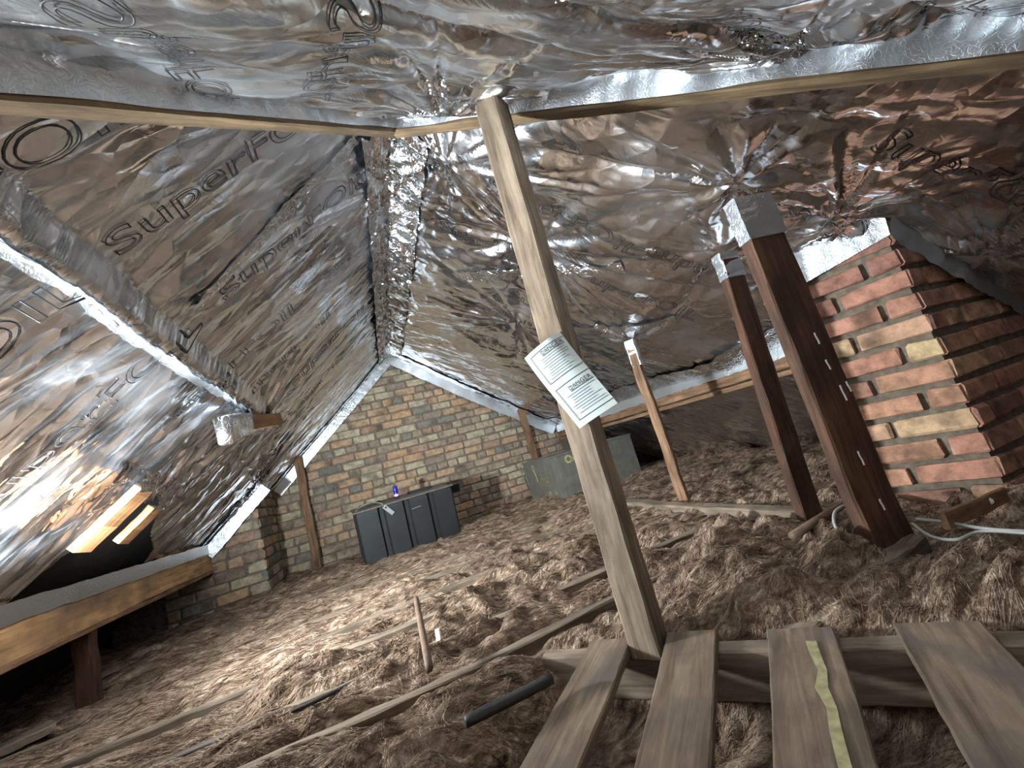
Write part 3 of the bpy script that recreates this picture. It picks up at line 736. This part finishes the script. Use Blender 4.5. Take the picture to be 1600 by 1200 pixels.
# boards
BL = [('A', (955, 1000), (857, 1200), .115, 'leftmost of the four dusty boards at the bottom'),
      ('B', (1079, 987), (1045, 1200), .120, 'second dusty board from the left, with a pale worn end'),
      ('C', (1246, 982), (1290, 1200), .130, 'third board from the left, with a yellow paint streak'),
      ('D', (1460, 970), (1600, 1165), .135, 'rightmost and widest dusty board, cut by the frame')]
bz = .0
for i, (n_, a, b, w, lab) in enumerate(BL):
    pa = at(*a, z=bz); pb = at(*b, z=bz); d = (pb-pa).normalized(); pb = pa+d*1.05
    t = beam('floor_board', pa-Vector((0, 0, .011)), pb-Vector((0, 0, .011)), w, .022, M_BOARD, (0, 0, 1), None, 26, .003, .002, 80+i)
    tag(t, lab, 'board', 'loose boards over the diagonal joist')
    if n_ == 'C':
        Y_ = Vector((0, 0, 1)).cross(d)
        V = []; F = []
        for k in range(31):
            q = pa+d*(.06+.026*k)+Vector((0, 0, .0035)); e = w*(-.08+.10*float(vn(np.array(k*.5), np.array(0.), 77)))
            o1 = q+Y_*(w*.26+e*.5); o2 = q+Y_*(w*.14+e)
            V += [o1, o2]
            if k: F.append((2*k-2, 2*k-1, 2*k+1, 2*k))
        mesh_obj('paint_streak', V, F, M_PAINT, t, False)['label'] = 'flaking yellow paint streak'

# ------------------------------------------------------------------ black water tank
TF = 3.80; tx0, tx1 = -.185, .665
tk = thing('water_tank', (.24, 4.1, 0), 'black ribbed plastic water tank against the gable bricks', 'tank')
Mt = Matrix.Translation((tx0, TF, 0)) @ Matrix.Rotation(math.radians(4.0), 4, 'Z') @ Matrix.Rotation(math.radians(2.2), 4, 'X')
TW, TH, TD = .85, .437, .62
def tank_front():
    xs = [0]; ribs = [.25, .50, .755]
    prof = [(0, .02), (.015, 0)]
    for q in ribs: prof += [(q*TW-.030, 0), (q*TW-.018, .028), (q*TW+.018, .028), (q*TW+.030, 0)]
    prof += [(TW-.015, 0), (TW, .02)]
    prof += [(TW, TD), (0, TD)]
    V = []; F = []; zs = [(-.06, .012), (0, .01), (TH-.03, 0), (TH, .006)]
    for z, ins in zs:
        for (x, y) in prof: V.append((x+(TW/2-x)*ins*2, y+(TD/2-y)*ins*2, z))
    n = len(prof)
    for i in range(len(zs)-1):
        for j in range(n): F.append((i*n+j, i*n+(j+1) % n, (i+1)*n+(j+1) % n, (i+1)*n+j))
    F.append(tuple(range((len(zs)-1)*n, len(zs)*n)))
    return V, F
V, F = tank_front(); mesh_obj('tank_body', V, F, M_BLACK, tk, False, Mt)
lid = box('tank_lid', (-.012, -.010, TH), (TW+.012, TD+.012, TH+.012), M_DUST, tk, .004, Mt)
for (x0, x1, y0, y1) in ((.06, .26, .33, .50), (.52, .74, .30, .50)):
    box('lid_opening', (x0, y0, TH+.010), (x1, y1, TH+.032), M_BLACK, lid, .006, Mt)
tg = box('metal_tag', (0, -.004, 0), (.105, 0, .036), M_STEEL, tk, .0015, Mt @ Matrix.Translation((.225, -.008, .425)) @ Matrix.Rotation(math.radians(52), 4, 'Y'))
box('tag_hole', (.014, -.0055, .012), (.028, -.002, .026), M_HOLE, tg, .001, WM[tg.name])
box('staple', (0, -.004, 0), (.085, 0, .004), M_STEEL, tk, 0, Mt @ Matrix.Translation((.46, -.004, .34)) @ Matrix.Rotation(math.radians(-4), 4, 'Y'))
tube('tank_cable', [Mt @ Vector(p) for p in ((.02, .05, TH+.02), (.06, .02, TH+.045), (.15, .0, TH+.055), (.22, .0, TH+.03), (.24, -.01, TH+.005))], .006, M_DUST, tk)
# can on it
cz = Mt @ Vector((.40, .33, TH+.012))
cn = thing('aerosol_can', cz, 'small blue can standing on the black tank lid', 'can')
lathe('can_body', [(.019, 0), (.021, .004), (.021, .055), (.020, .06)], M_BLUE, cz, cn)
lathe('can_band', [(.0216, .02), (.0218, .022), (.0218, .036), (.0216, .038)], M_WHITE, cz, cn)
lathe('can_band', [(.0216, .008), (.0218, .009), (.0218, .018), (.0216, .019)], M_RED, cz, cn)
lathe('can_cap', [(.020, .06), (.021, .063), (.021, .108), (.017, .115)], M_BLUE, cz, cn)

# ------------------------------------------------------------------ grey tank
gt = thing('storage_tank', (2.1, 4.1, 0), 'dark grey rectangular tank with yellow marks under the right purlin', 'tank')
g0 = at(889, 782, z=0); gx1 = 2.56; gy1 = 4.56
Mg = Matrix.Translation((g0.x, g0.y, 0)) @ Matrix.Rotation(math.radians(2), 4, 'Z')
GWd, GDp, GHt = .90, .88, .43
V = []; F = []
for z in (-.05, 0, GHt):
    for (x, y) in ((0, 0), (GWd, 0), (GWd, GDp), (0, GDp)): V.append((x, y, z + (.0)))
th = .018
for z in (GHt, .05):
    for (x, y) in ((th, th), (GWd-th, th), (GWd-th, GDp-th), (th, GDp-th)): V.append((x, y, z))
for i in range(2):
    for j in range(4): F.append((i*4+j, i*4+(j+1) % 4, i*4+4+(j+1) % 4, i*4+4+j))
for j in range(4): F.append((8+j, 8+(j+1) % 4, 12+(j+1) % 4, 12+j)); F.append((12+j, 12+(j+1) % 4, 16+(j+1) % 4, 16+j))
F.append((16, 17, 18, 19))
mesh_obj('tank_body', V, F, M_GREY, gt, False, Mg)
for k in range(4):
    a = [(0, 0), (GWd, 0), (GWd, GDp), (0, GDp)]; p = Vector((*a[k], GHt)); q = Vector((*a[(k+1) % 4], GHt))
    beam('rim', Mg @ p, Mg @ q, .03, .014, M_GREY, (0, 0, 1), gt, 6, .003, .002, 90+k)
# marks: rings and two rows of letters on the left side, in yellow
def on_left(y, z): return Mg @ Vector((-.002, y, z))
def ring_mark(y, z, r, face='L'):
    V = []; F = []
    for j in range(14):
        a = 2*math.pi*j/14
        for q in (r*.6, r):
            yy, zz = y+q*math.cos(a), z+q*math.sin(a)
            V.append(Mg @ (Vector((-.003, yy, zz)) if face == 'L' else Vector((yy, -.003, zz))))
    for j in range(14): k = (j+1) % 14; F.append((2*j, 2*j+1, 2*k+1, 2*k))
    mesh_obj('rust_ring', V, F, M_YEL, gt, False)
for (y, z, r) in ((.62, .35, .035), (.36, .06, .035), (.22, .055, .03)): ring_mark(y, z, r)
for (x, z, r) in ((.12, .37, .04), (.16, .36, .02)): ring_mark(x, z, r, 'F')
Vt, Ft = text_wire('CH', .13, .004, 'NONE', 2)
mesh_obj('chalk_letters', [Mg @ Vector((-.003-abs(v[2])*.2, .52-v[0]*1.3, .15+v[1])) for v in Vt], Ft, M_YEL, gt, False)['label'] = 'yellow chalked letters'
dr = tube('drip_mark', [on_left(.62, .32), on_left(.60, .27), on_left(.59, .2)], .004, M_YEL, gt)

# ------------------------------------------------------------------ danger notice on the near post
PN = Vector((-.78, -.62, .0)).normalized(); pp0 = f1.lerp(t1, .52)+Vector((-.80, -.60, 0))*.060
pc = {k: on_plane(*p, pp0, PN) for k, p in (('TL', (820, 560)), ('TR', (872, 518)), ('BR', (964, 630)), ('BL', (904, 670)))}
toward = (Vector((0, 0, CAM_H))-pc['TL']).normalized()
def paper_pt(u, v, lift=0):
    a = pc['TL'].lerp(pc['TR'], u); b = pc['BL'].lerp(pc['BR'], u); q = a.lerp(b, v)
    n = (pc['BL']-pc['TL']).cross(pc['TR']-pc['TL']).normalized()
    if n.dot(toward) < 0: n = -n
    curl = .006*math.sin(v*4.2+.4) + .008*math.sin(math.pi*u)*(1-.4*v) - .05*max(0, u-.72)**1.5*2.2*max(0, 1-v*1.3)
    return q + n*(curl+lift)
nt_ = thing('notice', pc['BL'], 'white paper danger notice fixed to the front post', 'paper')
nu, nv = 16, 24
V = [paper_pt(i/nu, j/nv) for i in range(nu+1) for j in range(nv+1)]
V += [paper_pt(i/nu, j/nv, -.0006) for i in range(nu+1) for j in range(nv+1)]
o_ = (nu+1)*(nv+1)
F = [(i*(nv+1)+j, (i+1)*(nv+1)+j, (i+1)*(nv+1)+j+1, i*(nv+1)+j+1) for i in range(nu) for j in range(nv)]
F += [tuple(a+o_ for a in f[::-1]) for f in F]
mesh_obj('sheet', V, F, M_PAPER, nt_)
PW = (pc['TR']-pc['TL']).length; PH = (pc['BL']-pc['TL']).length
def ink_lines(name, segs, mat, w=.0009):
    V = []; F = []
    for (u0, v0, u1, v1) in segs:
        n = 12; du, dv = (u1-u0)*PW, (v1-v0)*PH; l = math.hypot(du, dv); ou, ov = -dv/l*w/PW, du/l*w/PH
        for k in range(n+1):
            t = k/n; uu, vv = u0+(u1-u0)*t, v0+(v1-v0)*t; b = len(V)
            V += [paper_pt(uu+ou, vv+ov, .0015), paper_pt(uu-ou, vv-ov, .0015)]
            if k: F.append((b-2, b-1, b+1, b))
    return mesh_obj(name, V, F, mat, nt_, False)
segs = []
for (v0, v1) in ((.06, .44), (.53, .93)):
    segs += [(.13, v0, 1.0, v0), (.13, v1, 1.0, v1), (.13, v0, .13, v1)]
segs += [(.40, .135, .95, .135), (.40, .635, .97, .635)]
ink_lines('printed_frame', segs, M_INK2)
rl = random.Random(5)
for (v0, v1) in ((.165, .41), (.665, .90)):
    v_ = v0; segs = []
    while v_ < v1:
        a = rl.uniform(.2, .34); segs.append((a, v_, rl.uniform(.75, .97), v_)); v_ += .030
    ink_lines('small_print', segs, M_INK3, .0008)
for v_ in (.125, .625):
    Vt, Ft = text_wire('DANGER', .045, .0, 'BOTH', 3)
    wmx = Vt[:, 0].max(); sc = .56*PW/wmx
    mesh_obj('printed_heading', [paper_pt(.40+p[0]*sc/PW, v_-p[1]*sc*1.05/PH, .002) for p in Vt], Ft, M_INK2, nt_, False)['label'] = 'DANGER heading'

# ------------------------------------------------------------------ loose things on the floor
def zf(x, y): return float(wool_h(np.array([x]), np.array([y]))[0])
s0, s1 = at(650, 935, z=.065), at(671, 1045, z=.065)
stk = tube('stick', [s0, s0.lerp(s1, .5)+Vector((0, 0, .01)), s1], .011, M_RUST, None, 6, 5)
tag(stk, 'thin grey stick lying across the joists in mid floor', 'stick')
r0, r1 = at(1238, 838, z=.07), at(1314, 790, z=.075)
rd = tube('metal_rod', [r0, r1], .014, M_RUST, None, 8); tag(rd, 'rusty rod lying at the foot of the slim dark post', 'pipe')
b0, b1 = at(1476, 815, z=.10), at(1570, 772, dist=1.86)
lb = thing('wood_strip', b0, 'narrow reddish strip of wood leaning against the chimney bricks', 'wood strip')
beam('strip', b0, b1, .012, .042, M_OLDW, (0, 0, 1), lb, 8, .003, .002, 95)
lathe('nail_head', [(.009, 0), (.009, .004)], M_WHITE, b0.lerp(b1, .70)+(Vector((0, 0, CAM_H))-b0).normalized()*.012, lb, 10, (Vector((0, 0, CAM_H))-b0).normalized())
c_a = tube('grey_cable', [at(1432, 811, z=.085), at(1450, 813, z=.085), at(1470, 815, z=.085), at(1540, 826, z=.08), at(1625, 832, z=.08)], .0045, M_CABLE)
tag(c_a, 'straight grey cable along the foot of the chimney', 'cable')
c_b = tube('grey_cable', [at(1425, 818, z=.08), at(1455, 838, z=.07), at(1495, 843, z=.07), at(1535, 830, z=.075), at(1620, 834, z=.08)], .004, M_CABLE)
tag(c_b, 'looping grey cable drooping below the straight one by the chimney', 'cable')
c_c = tube('grey_cable', [at(1310, 832, z=.06), at(1303, 815, z=.085), at(1305, 800, z=.10), at(1318, 790, z=.10)], .005, M_CABLE)
tag(c_c, 'short curled grey cable between the two dark posts', 'cable')
pk = beam('plank', at(50, 1105, z=.02), at(180, 1043, z=.02), .09, .03, M_GREYW, (0, 0, 1), None, 10, .004, .003, 97); tag(pk, 'pale plank on the floor behind the post under the left purlin', 'plank')
pk = beam('plank', at(-40, 1192, z=.02), at(84, 1133, z=.02), .10, .03, M_GREYW, (0, 0, 1), None, 10, .004, .003, 98); tag(pk, 'grey plank on the floor at the bottom left corner', 'plank')
ch = beam('wood_chip', at(683, 984, z=.035), at(686, 1003, z=.035), .014, .006, M_WHITE, (0, 0, 1), None, 3, .001, .001, 99); tag(ch, 'small pale wood chip on the wool right of the grey stick', 'wood chip')
